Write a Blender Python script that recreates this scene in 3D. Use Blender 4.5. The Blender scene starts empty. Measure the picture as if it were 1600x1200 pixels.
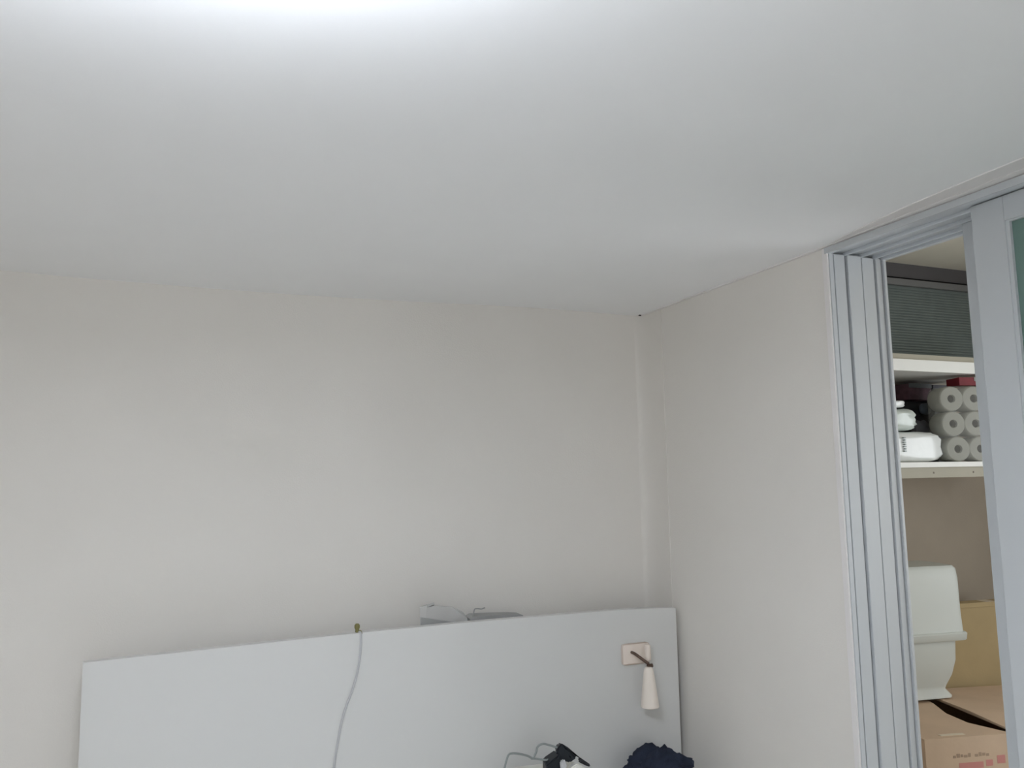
import bpy, bmesh, math, random
from mathutils import Vector, Matrix, noise
random.seed(4)
sc = bpy.context.scene
col = sc.collection
# ---------------------------------------------------------------- camera
cam_d = bpy.data.cameras.new('camera'); cam = bpy.data.objects.new('camera', cam_d); col.objects.link(cam)
cam_d.sensor_width = 36.0; cam_d.lens = 1217.13/1600*36.0; cam_d.clip_start = .02
yaw, pitch, roll = math.radians(21.881), math.radians(6.652), math.radians(-.957)
f_ = Vector((math.sin(yaw), math.cos(yaw), 0)); r_ = Vector((math.cos(yaw), -math.sin(yaw), 0)); u_ = Vector((0, 0, 1))
F = f_*math.cos(pitch)+u_*math.sin(pitch); u2 = u_*math.cos(pitch)-f_*math.sin(pitch)
R = r_*math.cos(roll)+u2*math.sin(roll); U = -r_*math.sin(roll)+u2*math.cos(roll)
m = Matrix((R, U, -F)).transposed().to_4x4(); m.translation = (0, 0, 1.68); cam.matrix_world = m
sc.camera = cam
# ---------------------------------------------------------------- world, light, exposure
w = bpy.data.worlds.new('sky'); sc.world = w; w.use_nodes = True
w.node_tree.nodes['Background'].inputs[0].default_value = (.88, .94, 1.0, 1)
w.node_tree.nodes['Background'].inputs[1].default_value = 1.2
def area(name, loc, rot, sx, sy, power, color):
    l = bpy.data.lights.new(name, 'AREA'); l.shape = 'RECTANGLE'; l.size = sx; l.size_y = sy; l.energy = power; l.color = color
    o = bpy.data.objects.new(name, l); col.objects.link(o); o.location = loc; o.rotation_euler = rot; return o
# daylight coming in through the window behind the photographer and the balcony window
area('window_daylight', (.3, -2.56, 1.15), (math.radians(90), 0, 0), 2.2, 1.4, 4.5, (1.0, .96, .90))
area('balcony_daylight', (3.86, .3, 1.6), (0, math.radians(90), 0), 1.4, 2.2, 29, (.95, .98, 1.0))
LAMP_STRENGTH = 34
vs = sc.view_settings
vs.view_transform = 'Standard'; vs.look = 'None'; vs.gamma = 1; vs.use_curve_mapping = False; vs.exposure = 0.12
sc.cycles.max_bounces = 10; sc.cycles.diffuse_bounces = 7

# ---------------------------------------------------------------- materials
def mat(name, c, rough=.6, var=.03, scale=6, bump=0, bscale=200, metal=0, spec=.4, alpha=1, trans=0, coord='Object'):
    mt = bpy.data.materials.new(name); mt.use_nodes = True; nt = mt.node_tree; b = nt.nodes['Principled BSDF']
    tc = nt.nodes.new('ShaderNodeTexCoord')
    n = nt.nodes.new('ShaderNodeTexNoise'); n.inputs['Scale'].default_value = scale; n.inputs['Detail'].default_value = 4
    nt.links.new(tc.outputs[coord], n.inputs['Vector'])
    rp = nt.nodes.new('ShaderNodeValToRGB')
    rp.color_ramp.elements[0].position = .3; rp.color_ramp.elements[1].position = .7
    rp.color_ramp.elements[0].color = (*[x*(1-var) for x in c], 1); rp.color_ramp.elements[1].color = (*[min(1, x*(1+var)) for x in c], 1)
    nt.links.new(n.outputs['Fac'], rp.inputs[0]); nt.links.new(rp.outputs[0], b.inputs['Base Color'])
    b.inputs['Roughness'].default_value = rough; b.inputs['Metallic'].default_value = metal
    b.inputs['Specular IOR Level'].default_value = spec; b.inputs['Transmission Weight'].default_value = trans
    b.inputs['Alpha'].default_value = alpha
    if bump:
        n2 = nt.nodes.new('ShaderNodeTexNoise'); n2.inputs['Scale'].default_value = bscale; n2.inputs['Detail'].default_value = 3
        nt.links.new(tc.outputs[coord], n2.inputs['Vector'])
        bp = nt.nodes.new('ShaderNodeBump'); bp.inputs['Strength'].default_value = bump; bp.inputs['Distance'].default_value = .002
        nt.links.new(n2.outputs['Fac'], bp.inputs['Height']); nt.links.new(bp.outputs[0], b.inputs['Normal'])
    return mt
M = dict(
 wall=mat('wallpaper', (.75, .72, .675), .85, .012, 3, .25, 260, spec=.2),
 ceil=mat('ceiling_paper', (.885, .885, .885), .9, .01, 3, .07, 240, spec=.1),
 trim=mat('trim_white', (.78, .75, .735), .5, .01),
 floor=mat('floor_laminate', (.70, .67, .62), .5, .06, 5),
 alu=mat('sliding_frame_laminate', (.53, .55, .56), .42, .012, 5, spec=.4),
 rail=mat('track_white', (.60, .63, .66), .45, .02),
 green=mat('green_glass', (.20, .32, .28), .2, .04, 2, spec=.5, trans=.3),
 board=mat('headboard_white', (.645, .64, .62), .38, .008, 2, spec=.4),
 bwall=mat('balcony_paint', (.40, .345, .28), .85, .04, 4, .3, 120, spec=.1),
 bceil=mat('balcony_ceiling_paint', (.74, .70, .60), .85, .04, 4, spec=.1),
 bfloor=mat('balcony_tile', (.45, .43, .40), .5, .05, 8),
 dark=mat('shaded_frame', (.10, .095, .10), .5, .05),  # end window frame, recess shadow above the blind put into its colour
 blind=mat('blind_slat', (.21, .245, .235), .45, .06, 20),
 blindrail=mat('blind_rail', (.17, .17, .17), .5, .05),
 shelfw=mat('shelf_white', (.86, .855, .81), .4, .02),
 shelfb=mat('shelf_rail_beige', (.42, .39, .31), .6, .05),
 screw=mat('screw_head', (.12, .10, .08), .4, .1, metal=.6),
 carton=mat('carton_tan', (.60, .44, .31), .8, .05, 9, .2, 80),
 carton2=mat('carton_yellow', (.45, .34, .18), .75, .05, 7, .2, 80),
 ink=mat('carton_ink', (.38, .27, .19), .8, .1), pink=mat('carton_pink_ink', (.58, .25, .22), .8, .08),
 tape=mat('paper_label', (.72, .62, .48), .5, .03),
 bin=mat('bin_plastic', (.60, .62, .58), .45, .02, 4, spec=.5),
 tissue=mat('tissue_paper', (.44, .44, .40), .9, .04, 30, .5, 90, spec=.1),
 wrap=mat('clear_wrap', (.62, .62, .58), .25, .02, spec=.5, alpha=.22),
 core=mat('cardboard_core', (.15, .14, .12), .9, .1),
 bag=mat('white_film', (.80, .82, .81), .22, .03, 14, .5, 30, spec=.7),
 bagg=mat('pale_green_film', (.60, .66, .62), .22, .06, 22, .6, 40, spec=.7),
 print=mat('grey_print', (.40, .45, .45), .5, .1),
 black=mat('black_fabric', (.018, .019, .023), .7, .3, 12, .5, 120),
 greybag=mat('grey_fabric', (.12, .12, .135), .7, .15, 12),
 bluegrey=mat('blue_grey_label', (.11, .13, .16), .5, .1),
 purple=mat('maroon_print', (.11, .055, .075), .5, .5, 25), greybox=mat('grey_box', (.16, .17, .18), .6, .1),
 red=mat('red_box', (.22, .02, .03), .5, .15, 20), white=mat('white_print', (.35, .34, .32), .5, .05),
 peach=mat('lamp_cream', (.80, .70, .62), .42, .02, 8, spec=.4), shade=mat('lamp_shade_cream', (.82, .74, .66), .45, .02, 8),
 bronze=mat('lamp_bronze', (.13, .085, .065), .4, .1, 30, metal=.5),
 cord=mat('cord_grey', (.50, .50, .51), .5, .03), brass=mat('old_brass', (.22, .20, .08), .45, .15, 60, metal=.5),
 cable=mat('cable_grey', (.24, .26, .25), .5, .05), adapter=mat('adapter_black', (.012, .015, .02), .35, .2, 30),
 navy=mat('navy_cloth', (.026, .032, .052), .95, .25, 18, .6, 260, spec=.1),
 paper=mat('crumpled_paper', (.53, .52, .50), .7, .03, 10, .3, 40), shadowed=mat('shade_and_case_grey', (.36, .36, .35), .8, .05),  # last grey: the flat case, and shadow painted onto the paper bag
 cloth=mat('folded_cloth', (.72, .71, .66), .9, .04, 20, .5, 200, spec=.1),
 bedding=mat('white_bedding', (.82, .82, .82), .9, .02, 6, .3, 90, spec=.1),
 glass=mat('window_glass', (.9, .95, .95), .03, .0, 1, trans=1, spec=.5),
 crack=mat('dark_gap', (.06, .05, .045), .9, .1),
)
def emis(name, c, s):
    mt = bpy.data.materials.new(name); mt.use_nodes = True; b = mt.node_tree.nodes['Principled BSDF']
    b.inputs['Base Color'].default_value = (.9, .9, .9, 1); b.inputs['Emission Color'].default_value = (*c, 1); b.inputs['Emission Strength'].default_value = s
    return mt
M['lamp'] = emis('lamp_diffuser', (.83, .90, 1.0), LAMP_STRENGTH)

# ---------------------------------------------------------------- helpers
def box(bm, x0, x1, y0, y1, z0, z1, bev=0, seg=2):
    vs_ = [bm.verts.new(p) for p in ((x0,y0,z0),(x1,y0,z0),(x1,y1,z0),(x0,y1,z0),(x0,y0,z1),(x1,y0,z1),(x1,y1,z1),(x0,y1,z1))]
    fs = [bm.faces.new([vs_[i] for i in q]) for q in ((3,2,1,0),(4,5,6,7),(0,1,5,4),(1,2,6,5),(2,3,7,6),(3,0,4,7))]
    if bev:
        ed = list({e for f in fs for e in f.edges})
        bmesh.ops.bevel(bm, geom=ed, offset=bev, segments=seg, affect='EDGES', profile=.6)
def prism(bm, pts, z0, z1):
    a = [bm.verts.new((x, y, z0)) for x, y in pts]; b = [bm.verts.new((x, y, z1)) for x, y in pts]
    n = len(pts); bm.faces.new(a[::-1]); bm.faces.new(b)
    for i in range(n): bm.faces.new((a[i], a[(i+1)%n], b[(i+1)%n], b[i]))
def lathe(bm, prof, c, axis=(0,0,1), seg=28, closed=False):
    q = Vector((0,0,1)).rotation_difference(Vector(axis).normalized()).to_matrix(); c = Vector(c); rings = []
    for r, h in prof:
        rings.append([bm.verts.new(c+q@Vector((r*math.cos(a), r*math.sin(a), h))) for a in [2*math.pi*k/seg for k in range(seg)]])
    rr = list(zip(rings, rings[1:]))
    if closed: rr.append((rings[-1], rings[0]))
    for A, B in rr:
        for k in range(seg): bm.faces.new((A[k], A[(k+1)%seg], B[(k+1)%seg], B[k]))
    if not closed:
        bm.faces.new(rings[0][::-1]); bm.faces.new(rings[-1])
def smooth_path(pts, n=8):
    P = [Vector(p) for p in pts]; P = [2*P[0]-P[1]]+P+[2*P[-1]-P[-2]]; out = []
    for i in range(1, len(P)-2):
        for k in range(n):
            t = k/n; a, b, c, d = P[i-1:i+3]
            out.append(.5*((2*b)+(-a+c)*t+(2*a-5*b+4*c-d)*t*t+(-a+3*b-3*c+d)*t**3))
    out.append(P[-2]); return out
def tube(bm, pts, r, seg=8, n=8):
    P = smooth_path(pts, n) if n > 1 else [Vector(p) for p in pts]; rings = []; side = None
    for i, p in enumerate(P):
        t = (P[min(i+1, len(P)-1)]-P[max(i-1, 0)]).normalized()
        if side is None: side = t.orthogonal().normalized()
        side = (side-t*side.dot(t)).normalized(); up = t.cross(side)
        rings.append([bm.verts.new(p+(side*math.cos(a)+up*math.sin(a))*r) for a in [2*math.pi*k/seg for k in range(seg)]])
    for A, B in zip(rings, rings[1:]):
        for k in range(seg): bm.faces.new((A[k], A[(k+1)%seg], B[(k+1)%seg], B[k]))
    bm.faces.new(rings[0][::-1]); bm.faces.new(rings[-1])
def obj(name, bm, m, parent=None, smooth=False, loc=None, rz=0):
    bmesh.ops.recalc_face_normals(bm, faces=bm.faces)
    me = bpy.data.meshes.new(name); bm.to_mesh(me); bm.free()
    me.materials.append(m if not isinstance(m, str) else M[m])
    if smooth:
        for p in me.polygons: p.use_smooth = True
        try: me.set_sharp_from_angle(angle=math.radians(40))
        except Exception: pass
    o = bpy.data.objects.new(name, me); col.objects.link(o)
    if parent: o.parent = parent
    if loc is not None: o.location = loc
    o.rotation_euler.z = rz
    return o
def B(name, args, m, parent=None, bev=0, **k):
    bm = bmesh.new()
    for a in (args if isinstance(args[0], (tuple, list)) else [args]): box(bm, *a, bev=bev)
    return obj(name, bm, m, parent, **k)
def struct(o): o['kind'] = 'structure'; return o
def tag(o, label, cat, group=None):
    o['label'] = label; o['category'] = cat
    if group: o['group'] = group
    return o
def thing(name, label, cat, loc=(0,0,0), rz=0, group=None):
    o = bpy.data.objects.new(name, None); o.empty_display_size = .1; col.objects.link(o)
    o.location = loc; o.rotation_euler.z = rz; return tag(o, label, cat, group)
def cushion(bm, cx, cy, cz, sx, sy, sz, e=.45, amp=.0, seed=0, nu=28, nv=18):
    """pillow-like bag: a superellipsoid with soft dents"""
    def pw(v, q): return math.copysign(abs(v)**q, v)
    rows = []
    for j in range(1, nv):
        ph = -math.pi/2+math.pi*j/nv; row = []
        for i in range(nu):
            th = 2*math.pi*i/nu
            x = pw(math.cos(ph), e)*pw(math.cos(th), e); y = pw(math.cos(ph), e)*pw(math.sin(th), e); z = pw(math.sin(ph), e)
            d = 1+amp*noise.noise(Vector((x*2.3+seed, y*2.3, z*2.3)))+amp*.6*noise.noise(Vector((x*6+seed, y*6, z*6)))
            row.append(bm.verts.new((cx+sx*x*d, cy+sy*y*d, cz+sz*z*(d if z > 0 else 1))))
        rows.append(row)
    lo = bm.verts.new((cx, cy, cz-sz)); hi = bm.verts.new((cx, cy, cz+sz))
    for A, Bb in zip(rows, rows[1:]):
        for i in range(nu): bm.faces.new((A[i], A[(i+1)%nu], Bb[(i+1)%nu], Bb[i]))
    for i in range(nu):
        bm.faces.new((lo, rows[0][(i+1)%nu], rows[0][i])); bm.faces.new((hi, rows[-1][i], rows[-1][(i+1)%nu]))
def lerp_tab(t, x):
    if x <= t[0][0]: return t[0][1]
    for (a, va), (b, vb) in zip(t, t[1:]):
        if x <= b:
            s = (x-a)/(b-a); s = s*s*(3-2*s) if False else s; return va+(vb-va)*s
    return t[-1][1]

# ================================================================ SETTING
XR, YB, XO = 1.618, 2.644, 1.842          # right wall face, back wall face, balcony side of right wall
XL, YF = -2.9, -2.5
struct(B('floor', (XL-.1, XO, YF-.1, YB+.12, -.06, 0), 'floor'))
# ceiling: papered board, very slightly bowed
back_t = [(-2.5,2.312),(-.56,2.306),(-.4,2.300),(.02,2.294),(.26,2.2925),(.6,2.295),(.82,2.299),(1.1,2.304),(1.33,2.305),(1.61,2.301)]
right_t = [(-2.5,2.302),(2.2,2.301),(2.64,2.300)]
def ceil_z(x, y):
    wb = max(0, 1-(YB-y)/1.2)**2; wr = max(0, 1-(XR-x)/.55)**2
    return 2.30+(lerp_tab(back_t, x)-2.30)*wb*(1-wr)+(lerp_tab(right_t, y)-2.30)*wr
bm = bmesh.new(); nx, ny = 84, 104
xs = [XL+(XO-XL)*i/nx for i in range(nx+1)]; ys = [YF+(YB+.02-YF)*j/ny for j in range(ny+1)]
lo = [[bm.verts.new((x, y, ceil_z(min(x, XR), y))) for y in ys] for x in xs]
for i in range(nx):
    for j in range(ny): bm.faces.new((lo[i][j], lo[i][j+1], lo[i+1][j+1], lo[i+1][j]))
hi = [bm.verts.new((x, y, 2.62)) for x, y in ((XL, YF), (XO, YF), (XO, YB+.02), (XL, YB+.02))]
bm.faces.new(hi)
# side skirts
bm.faces.new([lo[i][0] for i in range(nx+1)]+[hi[1], hi[0]])
bm.faces.new([lo[nx][j] for j in range(ny+1)]+[hi[2], hi[1]])
bm.faces.new([lo[i][ny] for i in range(nx, -1, -1)]+[hi[3], hi[2]])
bm.faces.new([lo[0][j] for j in range(ny, -1, -1)]+[hi[0], hi[3]])
struct(obj('ceiling', bm, 'ceil', smooth=True))
struct(B('wall_back', (XL-.1, XR+.02, YB, YB+.12, 0, 2.62), 'wall'))
struct(B('wall_left', (XL-.1, XL, YF-.1, YB, 0, 2.62), 'wall'))
# wall behind the photographer with a wide window
struct(B('wall_front', [(XL, XO, YF-.1, YF, 0, .45), (XL, XO, YF-.1, YF, 2.1, 2.62), (XL, -.8, YF-.1, YF, .45, 2.1), (1.45, XO, YF-.1, YF, .45, 2.1)], 'wall'))
wf = struct(B('window_1', [(-.8, 1.45, YF-.08, YF-.02, .45, .50), (-.8, 1.45, YF-.08, YF-.02, 2.05, 2.1), (-.8, -.75, YF-.08, YF-.02, .5, 2.05), (1.4, 1.45, YF-.08, YF-.02, .5, 2.05), (.27, .33, YF-.08, YF-.02, .5, 2.05)], 'trim'))
# right wall: solid stub by the corner, wall over and beyond the sliding door
JY = 1.646
bm = bmesh.new()
prism(bm, [(1.588, YB+.01)]+[(1.588+.030*math.sin(t*math.pi/24), 2.56+.084*math.cos(t*math.pi/24)) for t in range(0, 13)]+[(XR, 2.47), (XR, JY+.006), (XR+.003, JY+.003), (XR+.003, JY+.03), (XO, JY+.03), (XO, YB+.01)], 0, 2.62)
wr_ = struct(obj('wall_right', bm, 'wall', smooth=True))
B('wallpaper_seam', (XR-.0022, XR+.001, 2.4925, 2.4938, .0, 2.298), 'wall', wr_)
B('over_door_wall', (XR, XO, -1.2, JY+.03, 2.345, 2.62), 'wall', wr_)
B('near_wall', (XR, XO, YF, -1.2, 0, 2.62), 'wall', wr_)
# ceiling moulding along the right wall (its lower lip stays level)
bm = bmesh.new()
for k in range(1):
    box(bm, XR-.010, XR+.004, -2.5, 2.62, 2.2975, 2.36, bev=0)
    prism(bm, [(1.611, 1.70), (1.604, 1.628), (1.579, 1.515), (1.552, 1.35), (1.538, 1.2), (1.530, 1.03), (1.525, -2.5), (1.612, -2.5)], 2.2985, 2.31)
    prism(bm, [(1.611, 1.70), (1.600, 1.50), (1.591, 1.316), (1.584, 1.05), (1.58, -2.5), (1.612, -2.5)], 2.2975, 2.31)
t1 = struct(obj('trim_1', bm, 'trim'))
B('gap', (1.599, 1.607, 2.618, 2.626, 2.2965, 2.3035), 'crack', t1)

# ---------------- sliding door frame: jamb with fins, header with four tracks
door = struct(B('door_1', (XR-.004, XR+.0, -1.2, JY+.004, 2.281, 2.2975), 'alu'))
bm = bmesh.new()
box(bm, XR+.003, XO-.010, JY+.014, JY+.034, 0, 2.30)
jf = obj('jamb', bm, 'alu', door)
strips = [(XR+.003, 1.6355, -.006), (1.6425, 1.6815, -.002), (1.6885, 1.7385, -.006), (1.7455, 1.7895, -.002), (1.7965, 1.8165, -.004), (1.8195, 1.829, -.010)]
for a, b, p in strips:
    B('jamb_strip', (a, b, JY+p, JY+.022, 0, 2.283), 'alu', door, bev=.0018)
B('casing', (XR-.003, XR+.003, JY-.004, JY+.014, 0, 2.2975), 'trim', door, bev=.0015)
# header
B('header', (XR+.003, XO-.002, -1.2, JY+.012, 2.291, 2.345), 'rail', door)
for a, b, h in ((XR+.0, XR+.014, 2.281), (XR+.018, XR+.024, 2.285), (1.682, 1.688, 2.281), (1.741, 1.747, 2.281), (1.792, 1.798, 2.281), (1.818, 1.834, 2.279)):
    B('track', (a, b, -1.2, JY+.004, h, 2.2915), 'rail', door, bev=.0012)
B('sill', (XR, XO, -1.2, JY, 0, .02), 'rail', door)
def slide_panel(x0, y1, y0, label):
    t = thing('sliding_door_panel', label, 'door', (x0, y1, .02))
    d = .034; W = y1-y0; H = 2.268; st = .079; tr = .058
    def P(name, a, m, par=t, bev=.002): return B(name, a, m, par, bev=bev)
    P('stile', (0, d, -st, 0, 0, H), 'alu'); P('stile', (0, d, -W, -W+st, 0, H), 'alu')
    P('top_rail', (0, d, -W+st, -st, H-tr, H), 'alu'); P('bottom_rail', (0, d, -W+st, -st, 0, .35), 'alu')
    b = .009
    P('glazing_bead', [(.004, d-.004, -st-b, -st, .35, H-tr), (.004, d-.004, -W+st, -W+st+b, .35, H-tr), (.004, d-.004, -W+st+b, -st-b, H-tr-b*.4, H-tr), (.004, d-.004, -W+st+b, -st-b, .35, .35+b)], 'alu', bev=0)
    P('glass', (.012, .020, -W+st+b, -st-b, .35+b, H-tr-b*.4), 'green', bev=0)
    return t
slide_panel(1.668, 1.243, .30, 'pale grey framed sliding panel with green glass, nearest the room')
slide_panel(1.752, 1.331, .42, 'pale grey framed sliding panel just behind the nearest one, edge showing beside the gap')

# ---------------- balcony beyond
YE, XE, ZC = 2.60, 3.86, 2.62
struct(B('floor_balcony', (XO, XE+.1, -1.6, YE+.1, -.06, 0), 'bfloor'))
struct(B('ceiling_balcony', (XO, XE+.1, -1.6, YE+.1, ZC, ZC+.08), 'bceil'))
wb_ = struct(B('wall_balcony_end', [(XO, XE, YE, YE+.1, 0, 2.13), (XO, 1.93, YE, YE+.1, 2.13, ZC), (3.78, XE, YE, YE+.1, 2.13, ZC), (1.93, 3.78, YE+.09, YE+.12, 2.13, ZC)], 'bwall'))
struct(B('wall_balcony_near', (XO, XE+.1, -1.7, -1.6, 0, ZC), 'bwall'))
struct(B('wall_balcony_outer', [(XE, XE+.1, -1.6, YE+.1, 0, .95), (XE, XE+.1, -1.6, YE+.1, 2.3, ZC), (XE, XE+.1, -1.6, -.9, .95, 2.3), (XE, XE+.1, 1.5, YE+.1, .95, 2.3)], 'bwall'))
struct(B('window_2', [(XE+.01, XE+.06, -.9, 1.5, .95, 1.0), (XE+.01, XE+.06, -.9, 1.5, 2.25, 2.3), (XE+.01, XE+.06, -.9, -.85, 1, 2.25), (XE+.01, XE+.06, 1.45, 1.5, 1, 2.25), (XE+.01, XE+.06, .27, .33, 1, 2.25)], 'trim'))
# end window
w3 = struct(B('window_3', [(1.93, 3.78, YE-.012, YE+.06, 2.555, ZC), (1.93, 1.98, YE-.012, YE+.06, 2.13, 2.555), (3.73, 3.78, YE-.012, YE+.06, 2.13, 2.555), (1.93, 3.78, YE-.012, YE+.06, 2.13, 2.16)], 'dark'))
B('pane', (1.98, 3.73, YE+.04, YE+.046, 2.16, 2.555), 'glass', w3)
# venetian blind
bl = thing('venetian_blind', 'dark grey-green venetian blind closed over the small window above the upper shelf', 'blind', (2.855, YE, 2.13))
B('headrail', (-.87, .87, -.045, -.014, .378, .408), 'blindrail', bl, bev=.003)
bm = bmesh.new(); zz = .02
while zz < .378:
    a = math.radians(62); h = .0085; c, s = math.cos(a)*h, math.sin(a)*h
    v = [bm.verts.new(p) for p in ((-.865, -.03-c, zz-s), (.865, -.03-c, zz-s), (.865, -.03+c, zz+s), (-.865, -.03+c, zz+s))]
    w_ = [bm.verts.new((p.co.x, p.co.y+.0012, p.co.z-.0006)) for p in v]
    bm.faces.new(v); bm.faces.new(w_[::-1])
    for i in range(4): bm.faces.new((v[i], w_[i], w_[(i+1)%4], v[(i+1)%4]))
    zz += .0125
s = obj('slats', bm, 'blind', bl); s['kind'] = 'stuff'
B('bottom_rail', (-.865, .865, -.04, -.02, .002, .012), 'blindrail', bl)

# ================================================================ FIXED SHELVES
s1 = thing('wall_shelf', 'thick white shelf board under the blind, uppermost in the balcony', 'shelf', (1.846, 2.2, 2.054))
B('board', (0, 1.5, 0, .38, 0, .046), 'shelfw', s1, bev=.002)
B('upper_batten', (0, 1.5, .012, .03, .046, .068), 'shelfb', s1)
s2 = thing('wall_shelf', 'white shelf on a beige rail holding the toilet paper and white bags', 'shelf', (1.846, 2.2, 1.642))
B('board', (0, 1.5, -.006, .38, .040, .0605), 'shelfw', s2, bev=.002)
B('front_rail', (0, 1.5, .004, .026, 0, .040), 'shelfb', s2, bev=.001)
for x in (.785, 1.0, .57):
    bm = bmesh.new(); lathe(bm, [(.0042, 0), (.0038, .0016), (.001, .0018)], (x, .0045, .019), (0, -1, 0), 12); obj('screw', bm, 'screw', s2)
S = 1.7025   # top of lower shelf
# --- white packs on the shelf
def pack(name, label, c, h, rz, m, e, amp, seed):
    t = thing(name, label, 'bag', (c[0], c[1], c[2]), rz)
    bm = bmesh.new(); cushion(bm, 0, 0, h[2], *h, e=e, amp=amp, seed=seed); obj('film', bm, m, t, smooth=True)
    return t
p1 = pack('packaged_wipes', 'glossy white plastic pack with grey print, lying at the bottom left of the shelf', (2.560, 2.288, S), (.165, .066, .059), -.06, 'bag', .42, .09, 3)
bm = bmesh.new()
for k in range(7): box(bm, -.052+.003*(k%2), -.043, -.0755, -.062, .040+.0085*k, .0455+.0085*k)
obj('print', bm, 'print', p1)
bm = bmesh.new(); box(bm, -.104, -.099, -.0745, -.062, .07, .10); obj('seal_fold', bm, 'bagg', p1)
p2 = pack('plastic_bag', 'pale greenish translucent bag lying on the glossy white pack', (2.505, 2.292, S+.122), (.105, .062, .043), -.1, 'bagg', .5, .14, 8)
p3 = pack('plastic_bag', 'small flat white bag topmost of the white stack on the shelf', (2.485, 2.292, S+.212), (.085, .050, .015), -.05, 'bag', .5, .10, 5)
# --- toilet paper pack
tp = thing('toilet_paper_pack', 'pack of white toilet paper rolls standing at the right of the lower shelf', 'toilet paper', (2.748, 2.258, S), math.radians(-18))
Rr = .0500; L = .086; first = None
def roll_bm():
    bm = bmesh.new()
    lathe(bm, [(.0165, 0), (.046, 0), (Rr-.001, .003), (Rr, .008), (Rr, L-.008), (Rr-.001, L-.003), (.046, L), (.0165, L)], (0, 0, 0), (0, 1, 0), 28, closed=True)
    return bm
def core_bm():
    bm = bmesh.new(); lathe(bm, [(.0168, .012), (.0168, L-.002), (.0158, L-.002), (.0158, .012)], (0, 0, 0), (0, 1, 0), 20, closed=True); return bm
r0 = obj('toilet_roll', roll_bm(), 'tissue', tp, smooth=True); k0 = obj('cardboard_core', core_bm(), 'core', r0, smooth=True)
B('back_disc', (-.015, .015, L-.006, L-.003, -.015, .015), 'core', r0)
spots = []
for layer in range(1):
    for r in range(3):
        for c in range(3):
            spots.append((.045+c*.094+(.012 if r == 0 else 0), -.02+layer*.100, Rr+r*.1003 if c != 1 else Rr+r*.1003))
for i, sp in enumerate(spots):
    if i == 0: r0.location = sp; continue
    o = r0.copy(); col.objects.link(o); o.parent = tp; o.location = sp
    for ch in list(r0.children):
        c2 = ch.copy(); col.objects.link(c2); c2.parent = o
bm = bmesh.new(); cushion(bm, .139, .023, .152, .146, .050, .151, e=.22, amp=.01, seed=6); obj('plastic_wrap', bm, 'wrap', tp, smooth=True)
# --- dark goods at the back of the shelf
t = thing('black_bag', 'slumped black bag behind the white stack on the shelf, with blue-grey label', 'bag', (2.765, 2.475, S))
bm = bmesh.new(); cushion(bm, 0, 0, .13, .155, .075, .13, e=.5, amp=.12, seed=2); obj('body', bm, 'black', t, smooth=True)
bm = bmesh.new(); cushion(bm, .075, -.078, .225, .030, .012, .024, e=.8, amp=.1, seed=4, nu=16, nv=10); obj('label_patch', bm, 'bluegrey', t, smooth=True)
t = thing('grey_pouch', 'small dark grey pouch wedged between the white stack and the toilet paper', 'pouch', (2.645, 2.345, S+.10))
bm = bmesh.new(); cushion(bm, 0, .0, .045, .045, .020, .045, e=.6, amp=.12, seed=9); obj('body', bm, 'greybag', t, smooth=True)
t.location = (2.775, 2.368, S)
for ch in t.children: ch.scale.z = 1.9
t = thing('carton', 'dark maroon printed packet lying on the black bag under the upper shelf', 'box', (2.865, 2.475, S+.266))
B('body', (-.075, .055, -.05, .07, 0, .070), 'purple', t, bev=.004)
B('flap', (-.075, .055, -.052, -.0495, .052, .070), 'greybox', t)
t = thing('carton', 'grey box at the back of the shelf between maroon packet and red box', 'box', (3.01, 2.46, S+.0))
B('body', (-.075, .055, -.03, .09, 0, .330), 'greybox', t, bev=.003)
B('lid', (-.078, .058, -.034, .094, .285, .334), 'greybag', t, bev=.002)
t = thing('carton', 'small red box with white notch lying on top of the toilet paper', 'box', (2.925, 2.240, S+.3055), math.radians(-18))
B('body', (-.075, .10, -.035, .05, 0, .034), 'red', t, bev=.002)
bm = bmesh.new(); prism(bm, [(-.012, -.0365), (.004, -.0365), (.004, -.0345), (-.012, -.0345)], .018, .0335); obj('white_notch', bm, 'white', t)

# ================================================================ LOWER BALCONY
# open carton, flaps parted
ct = thing('cardboard_box', 'tan cardboard carton with parted top flaps and faint pink print, under the white bin', 'box', (2.270, 2.018, 0), math.radians(-13.5))
Wc, Dc, Hc = .80, .53, .776
B('side_panel', (0, .005, 0, Dc, 0, Hc), 'carton', ct); B('side_panel', (Wc-.005, Wc, 0, Dc, 0, Hc), 'carton', ct)
fp = B('front_panel', (.005, Wc-.005, 0, .005, 0, Hc), 'carton', ct); B('back_panel', (.005, Wc-.005, Dc-.005, Dc, 0, Hc), 'carton', ct)
B('bottom_panel', (.005, Wc-.005, .005, Dc-.005, 0, .006), 'carton', ct)
bm = bmesh.new(); prism(bm, [(0, 0), (.335, 0), (.31, .035), (.262, .13), (.262, .24), (.30, .36), (.325, Dc), (0, Dc)], Hc, Hc+.005); obj('flap', bm, 'carton', ct)
bm = bmesh.new()
pts = [(.340, .0, .003), (Wc, 0, .001), (Wc, Dc, .001), (.345, Dc, .003), (.338, .22, .012)]
a = [bm.verts.new((x, y, Hc+z)) for x, y, z in pts]; b_ = [bm.verts.new((x, y, Hc+z+.005)) for x, y, z in pts]
bm.faces.new(a[::-1]); bm.faces.new(b_)
for i in range(5): bm.faces.new((a[i], a[(i+1)%5], b_[(i+1)%5], b_[i]))
obj('flap', bm, 'carton', ct)
B('label_strip', (.075, .165, .018, .034, Hc+.005, Hc+.0062), 'tape', ct)
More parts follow.
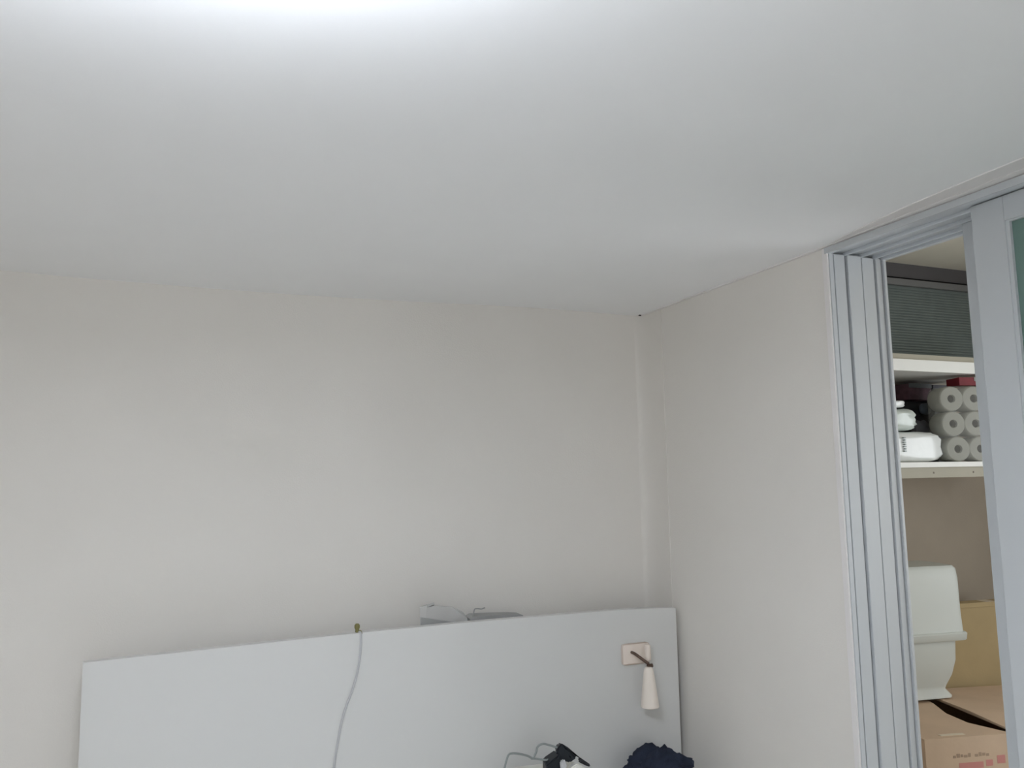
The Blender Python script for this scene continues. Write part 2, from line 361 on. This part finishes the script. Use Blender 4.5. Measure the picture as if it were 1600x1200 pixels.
# faint print on the front of the carton
bm = bmesh.new(); x = .10
for k, wd in enumerate((.010, .012, .008, .012, .009, .0, .012, .009, .011, .010)):
    if wd: box(bm, x, x+wd, -.0006, .001, Hc-.0615+.001*(k%3), Hc-.053+.0025*((k*5)%3))
    x += wd+.0035 if wd else .012
obj('print', bm, 'ink', fp)
bm = bmesh.new()
for x0, x1, z0, z1 in ((.12, .21, -.098, -.078), (.22, .245, -.094, -.074), (.262, .292, -.088, -.062)): box(bm, x0, x1, -.0006, .001, Hc+z0, Hc+z1)
obj('pink_print', bm, 'pink', fp)
# tall yellow carton behind
yc = thing('cardboard_box', 'tall yellowish cardboard box standing behind the bin and the tan carton', 'box', (2.885, 2.455, 0), math.radians(-8))
B('body', (0, .42, 0, .05, 0, 1.10), 'carton2', yc, bev=.003)
B('lid', (-.003, .423, -.003, .053, 1.088, 1.108), 'carton2', yc, bev=.002)
B('tape', (.25, .30, -.004, .05, 1.1081, 1.1086), 'tape', yc)
# white bin: flared base, overhanging rim, hooded lid
bn = thing('storage_bin', 'white plastic bin with hooded lid and overhanging rim, standing on the tan carton', 'bin', (2.745, 2.290, Hc+.0172), math.radians(-10))
def loft(bm, rings, r=.03, n=5):
    """rings: (x0,x1,y0,y1,z, corner radius)"""
    RR = []
    for x0, x1, y0, y1, z, rad in rings:
        ring = []
        for cx, cy, a0 in ((x1-rad, y0+rad, -90), (x1-rad, y1-rad, 0), (x0+rad, y1-rad, 90), (x0+rad, y0+rad, 180)):
            for k in range(n+1):
                a_ = math.radians(a0+90*k/n); ring.append(bm.verts.new((cx+rad*math.cos(a_), cy+rad*math.sin(a_), z)))
        RR.append(ring)
    N = len(RR[0])
    for A, Bb in zip(RR, RR[1:]):
        for i in range(N): bm.faces.new((A[i], A[(i+1)%N], Bb[(i+1)%N], Bb[i]))
    bm.faces.new(RR[0][::-1]); bm.faces.new(RR[-1])
x0 = -.40
bm = bmesh.new(); loft(bm, [(x0, .008, 0, .205, 0, .03), (x0, .010, 0, .205, .006, .03), (x0+.012, -.010, .010, .195, .030, .03), (x0+.010, -.004, .008, .197, .045, .03), (x0, .018, .0, .205, .085, .03), (x0-.012, .032, -.008, .213, .14, .03), (x0-.018, .036, -.010, .215, .219, .03)])
obj('base', bm, 'bin', bn, smooth=True)
bm = bmesh.new(); loft(bm, [(x0-.045, .066, -.024, .235, .218, .02), (x0-.048, .069, -.027, .238, .222, .02), (x0-.050, .071, -.029, .24, .244, .02), (x0-.046, .067, -.025, .236, .249, .02)])
obj('rim', bm, 'bin', bn, smooth=True)
bm = bmesh.new(); loft(bm, [(x0-.026, .068, -.018, .222, .248, .03), (x0-.020, .070, -.010, .216, .32, .03), (x0-.014, .075, -.002, .21, .45, .03), (x0-.008, .073, .003, .206, .488, .03), (x0+.006, .062, .012, .196, .500, .025)])
obj('hood', bm, 'bin', bn, smooth=True)

# ================================================================ HEADBOARD
hb = thing('bed_headboard', 'wide glossy white headboard panel standing against the back wall', 'headboard', (0, 2.44, 0))
top_t = [(-.275, 1.198), (-.05, 1.2015), (.2, 1.206), (.46, 1.2105), (.8, 1.2125), (1.1, 1.2105), (1.35, 1.209), (1.50, 1.204), (1.597, 1.197)]
bm = bmesh.new(); N = 48; xs = [-.275+1.872*i/N for i in range(N+1)]
A = [[bm.verts.new((x, y, z)) for x in xs] for y, z in ((0, 0), (.03, 0))]
T = [[bm.verts.new((x, y, lerp_tab(top_t, x))) for x in xs] for y in (0, .03)]
for i in range(N):
    bm.faces.new((A[0][i], A[0][i+1], T[0][i+1], T[0][i])); bm.faces.new((A[1][i+1], A[1][i], T[1][i], T[1][i+1]))
    bm.faces.new((T[0][i], T[0][i+1], T[1][i+1], T[1][i])); bm.faces.new((A[0][i+1], A[0][i], A[1][i], A[1][i+1]))
bm.faces.new((A[0][0], T[0][0], T[1][0], A[1][0])); bm.faces.new((A[0][N], A[1][N], T[1][N], T[0][N]))
bmesh.ops.bevel(bm, geom=[e for e in bm.edges if (e.verts[0].co.y < .001 and e.verts[1].co.y < .001) and len(e.link_faces) == 2 and abs(e.link_faces[0].normal.dot(e.link_faces[1].normal)) < .5], offset=.0015, segments=2, affect='EDGES')
obj('panel', bm, 'board', hb)
B('rear_ledge', (-.22, 1.58, .0305, .155, 0, 1.10), 'board', hb, bev=.002)
# cream reading lamp on the headboard
rl = thing('reading_lamp', 'cream cone reading lamp with bronze arm mounted on the headboard', 'lamp', (1.412, 2.44, 1.058))
B('wall_plate', (-.045, .062, -.014, .0005, -.034, .036), 'peach', rl, bev=.012, smooth=True)
bm = bmesh.new(); tube(bm, [(-.010, -.012, .008), (-.008, -.034, .006), (.010, -.062, -.012), (.018, -.076, -.020)], .0052, 10, 6); obj('arm', bm, 'bronze', rl, smooth=True)
bm = bmesh.new(); tube(bm, [(.014, -.078, -.022), (.020, -.078, -.026), (.031, -.078, -.026)], .0065, 10, 4); obj('joint', bm, 'bronze', rl, smooth=True)
bm = bmesh.new(); lathe(bm, [(.003, 0), (.013, .001), (.0165, .006), (.0145, .0), (.030, -.125), (.0305, -.130), (.0285, -.130), (.0275, -.125)][0:0] or [(.0275, -.122), (.0292, -.130), (.0310, -.128), (.0285, -.105), (.0175, -.020), (.0150, -.006), (.010, .0), (.002, .001)], (.015, -.080, -.029), (0, 0, 1), 32); obj('shade', bm, 'shade', rl, smooth=True)
bm = bmesh.new(); lathe(bm, [(.010, 0), (.0115, .004), (.0105, .048), (.008, .052), (.001, .0525)], (.030, -.052, -.014), (0, 0, 1), 24); obj('socket', bm, 'peach', rl, smooth=True)
# cord hanging over the headboard from a small brass hook
hk = thing('brass_hook', 'tiny old brass hook on the top edge of the headboard', 'hook', (.462, 2.452, 1.2105))
bm = bmesh.new(); lathe(bm, [(.0045, 0), (.0065, .002), (.0055, .008), (.0085, .014), (.0085, .021), (.0045, .026), (.001, .0265)], (0, 0, 0), (0, 0, 1), 16); obj('knob', bm, 'brass', hk, smooth=True)
bm = bmesh.new(); tube(bm, [(.004, -.004, .006), (.010, -.010, .004), (.011, -.0145, -.003)], .0022, 8, 4); obj('hook_tip', bm, 'brass', hk, smooth=True)
bm = bmesh.new()
tube(bm, [(.466, 2.449, 1.2135), (.470, 2.4375, 1.211), (.4705, 2.4362, 1.195), (.469, 2.436, 1.153), (.464, 2.436, 1.115), (.457, 2.436, 1.083), (.445, 2.436, 1.044), (.427, 2.436, 1.000), (.414, 2.436, .956), (.404, 2.436, .903), (.395, 2.436, .845), (.385, 2.436, .72), (.39, 2.436, .5)], .0031, 8, 6)
tag(obj('hanging_cord', bm, 'cord', smooth=True), 'thin pale grey cord hanging down the front of the headboard', 'cord')
# folded paper bag behind the headboard
pb = thing('paper_bag', 'pale crumpled paper bag with open flap poking above the headboard', 'bag', (0, 2.53, 1.10))
bm = bmesh.new()
out = [(.677, .0), (.677, .158), (.70, .164), (.74, .158), (.785, .150), (.825, .130), (.838, .112), (.85, .0)]
fr = [bm.verts.new((x, -.012+.006*math.sin(x*60), z)) for x, z in out]; bk = [bm.verts.new((x+.004, .002, z)) for x, z in out]
bm.faces.new(fr[::-1]); bm.faces.new(bk)
for i in range(len(out)): bm.faces.new((fr[i], fr[(i+1)%len(out)], bk[(i+1)%len(out)], bk[i]))
obj('bag_body', bm, 'paper', pb)
bm = bmesh.new(); v = [bm.verts.new(p) for p in ((.70, -.022, .160), (.722, -.024, .166), (.722, -.010, .156), (.700, -.010, .155))]; bm.faces.new(v)
r = bmesh.ops.extrude_face_region(bm, geom=bm.faces[:]); [setattr(q, 'co', q.co+Vector((0, .004, .006))) for q in r['geom'] if isinstance(q, bmesh.types.BMVert)]
obj('torn_tab', bm, 'shadowed', pb)
bm = bmesh.new(); prism(bm, [(.679, -.020), (.76, -.028), (.80, -.024), (.80, -.016), (.679, -.016)], .07, .128); 
for q in bm.verts:
    if q.co.z > .1: q.co.z = .128-(q.co.x-.679)*.22
obj('shaded_side', bm, 'shadowed', pb)  # shadow low on the bag, built as a darker grey strip
sl = thing('dark_case', 'low dark flat case lying behind the headboard beside the paper bag', 'case', (0, 2.53, 1.10))
bm = bmesh.new()
pts = [(.846, .0), (.842, .112), (.858, .119), (.93, .1165), (1.00, .1125), (1.03, .1085), (1.04, .0)]
fr = [bm.verts.new((x, -.03, z)) for x, z in pts]; bk = [bm.verts.new((x, .03, z)) for x, z in pts]
bm.faces.new(fr[::-1]); bm.faces.new(bk)
for i in range(len(pts)): bm.faces.new((fr[i], fr[(i+1)%len(pts)], bk[(i+1)%len(pts)], bk[i]))
obj('case_body', bm, 'shadowed', sl)
bm = bmesh.new(); tube(bm, [(.852, -.026, .105), (.858, -.026, .138), (.868, -.024, .142), (.885, -.020, .139), (.900, -.01, .140)], .0022, 8, 5); obj('carry_loop', bm, 'shadowed', sl, smooth=True)

# ================================================================ BEDSIDE CABINET AND WHAT LIES ON IT
cb = thing('bedside_cabinet', 'low white cabinet below the headboard carrying the charger and the navy cloth', 'cabinet', (.80, 2.06, 0))
B('body', (.0, .80, .02, .372, .06, .62), 'board', cb, bev=.002); B('top', (-.01, .81, .0, .374, .62, .64), 'board', cb, bev=.003)
for k in (0, 1):
    d = B('drawer', (.012, .788, .004, .020, .075+k*.27, .335+k*.27), 'board', cb, bev=.002)
    B('knob', (.38, .42, -.012, .004, .20+k*.27, .215+k*.27), 'bronze', d, bev=.003)
fc = thing('folded_towel', 'folded off-white towel under the black charger, at the bottom edge', 'towel', (1.00, 2.24, .6425), math.radians(-6))
for k, (hw, z0, z1) in enumerate(((.128, 0, .05), (.124, .05, .098), (.118, .098, .146))):
    bm = bmesh.new(); cushion(bm, .002*k, 0, (z0+z1)/2, hw, .10, (z1-z0)/2+.003, e=.35, amp=.05, seed=k+11); obj('fold', bm, 'cloth', fc, smooth=True)
ch = thing('power_adapter', 'black charger with tangled grey cable and white connector on the towel', 'charger', (1.035, 2.215, .790))
def hull_blob(pts, name, m, par):
    bm = bmesh.new(); vs_ = [bm.verts.new(p) for p in pts]; r = bmesh.ops.convex_hull(bm, input=vs_)
    bmesh.ops.bevel(bm, geom=bm.edges[:], offset=.003, segments=2, affect='EDGES'); return obj(name, bm, m, par, smooth=True)
hull_blob([(-.060, -.02, .0), (-.066, -.02, .042), (-.060, .02, .050), (-.02, -.02, .066), (-.02, .02, .068), (-.010, -.02, .0), (-.01, .02, 0), (-.06, .02, 0)], 'adapter_body', 'adapter', ch)
hull_blob([(-.028, -.01, .070), (-.018, -.01, .088), (-.010, -.01, .094), (.030, -.01, .062), (.044, -.01, .046), (.018, -.01, .034), (-.02, .02, .070), (-.010, .02, .088), (.034, .02, .050), (.010, .02, .035), (-.022, -.01, .05)], 'plug_body', 'adapter', ch)
hull_blob([(-.022, -.027, .020), (-.024, -.027, .048), (-.008, -.027, .054), (.002, -.027, .030), (-.018, -.015, .02), (-.02, -.015, .048), (.0, -.015, .03), (-.008, -.015, .052)], 'white_connector', 'cord', ch)
hull_blob([(.044, -.02, .034), (.050, -.02, .044), (.082, -.02, .022), (.078, -.02, .014), (.044, .0, .034), (.052, .0, .044), (.082, .0, .02)], 'plug_prong', 'black', ch)
hull_blob([(.0, -.028, .0), (.004, -.028, .022), (.030, -.028, .036), (.060, -.028, .020), (.066, -.028, .0), (0, .0, 0), (.03, .0, .034), (.066, .0, .0)], 'white_plug', 'cloth', ch)
bm = bmesh.new(); tube(bm, [(-.205, -.02, .0), (-.200, -.02, .040), (-.186, -.02, .084), (-.172, -.018, .090), (-.145, -.012, .083), (-.118, -.006, .072), (-.100, 0, .062), (-.088, .002, .074), (-.082, .002, .090), (-.066, .002, .096), (-.045, .002, .090), (-.020, .0, .080)], .0031, 8, 6); obj('cable', bm, 'cable', ch, smooth=True)
bm = bmesh.new(); tube(bm, [(-.104, .002, .060), (-.088, .0, .058), (-.062, -.004, .052), (-.05, 0, .05)], .0030, 8, 5); obj('cable', bm, 'cable', ch, smooth=True)
nc = thing('navy_cloth', 'crumpled dark navy cloth heap on the cabinet at the bottom right of the headboard', 'cloth', (1.405, 2.285, .64))
bm = bmesh.new(); cushion(bm, 0, 0, .065, .108, .085, .062, e=.75, amp=.28, seed=21, nu=56, nv=36)
for q in bm.verts:
    if q.co.z > .02:
        k = q.co.x
        q.co.z += .028*math.exp(-((k-.005)/.030)**2)+.012*math.exp(-((k-.055)/.025)**2)
        q.co.z += .005*noise.noise(q.co*38)
obj('cloth_heap', bm, 'navy', nc, smooth=True)

# ================================================================ BED (unseen, added to bounce light up in front of the headboard)
bd = thing('bed', 'unseen low bed with plain white bedding, added before the headboard to bounce light', 'bed', (-.255, .42, 0))
B('bed_frame', (0, 1.04, 0, 2.0, .10, .28), 'board', bd, bev=.004)
for x in (.03, .97):
    for y in (.03, 1.93): B('leg', (x, x+.04, y, y+.04, 0, .10), 'board', bd)
bm = bmesh.new(); cushion(bm, .52, 1.0, .375, .515, .985, .105, e=.18, amp=.01, seed=31); obj('mattress', bm, 'cloth', bd, smooth=True)
bm = bmesh.new(); cushion(bm, .52, .86, .49, .52, .85, .035, e=.3, amp=.06, seed=33); obj('duvet', bm, 'bedding', bd, smooth=True)
# ================================================================ CEILING LAMP
cl = thing('ceiling_lamp', 'flat rectangular white ceiling light, its lit corner just entering the top of the frame', 'lamp', (-.082, .482, 2.298))
B('housing', (-.165, .165, -.18, .18, -.115, 0), 'trim', cl, bev=.004)
B('diffuser', (-.225, .225, -.245, .245, -.145, -.116), M['lamp'], cl, bev=.004)
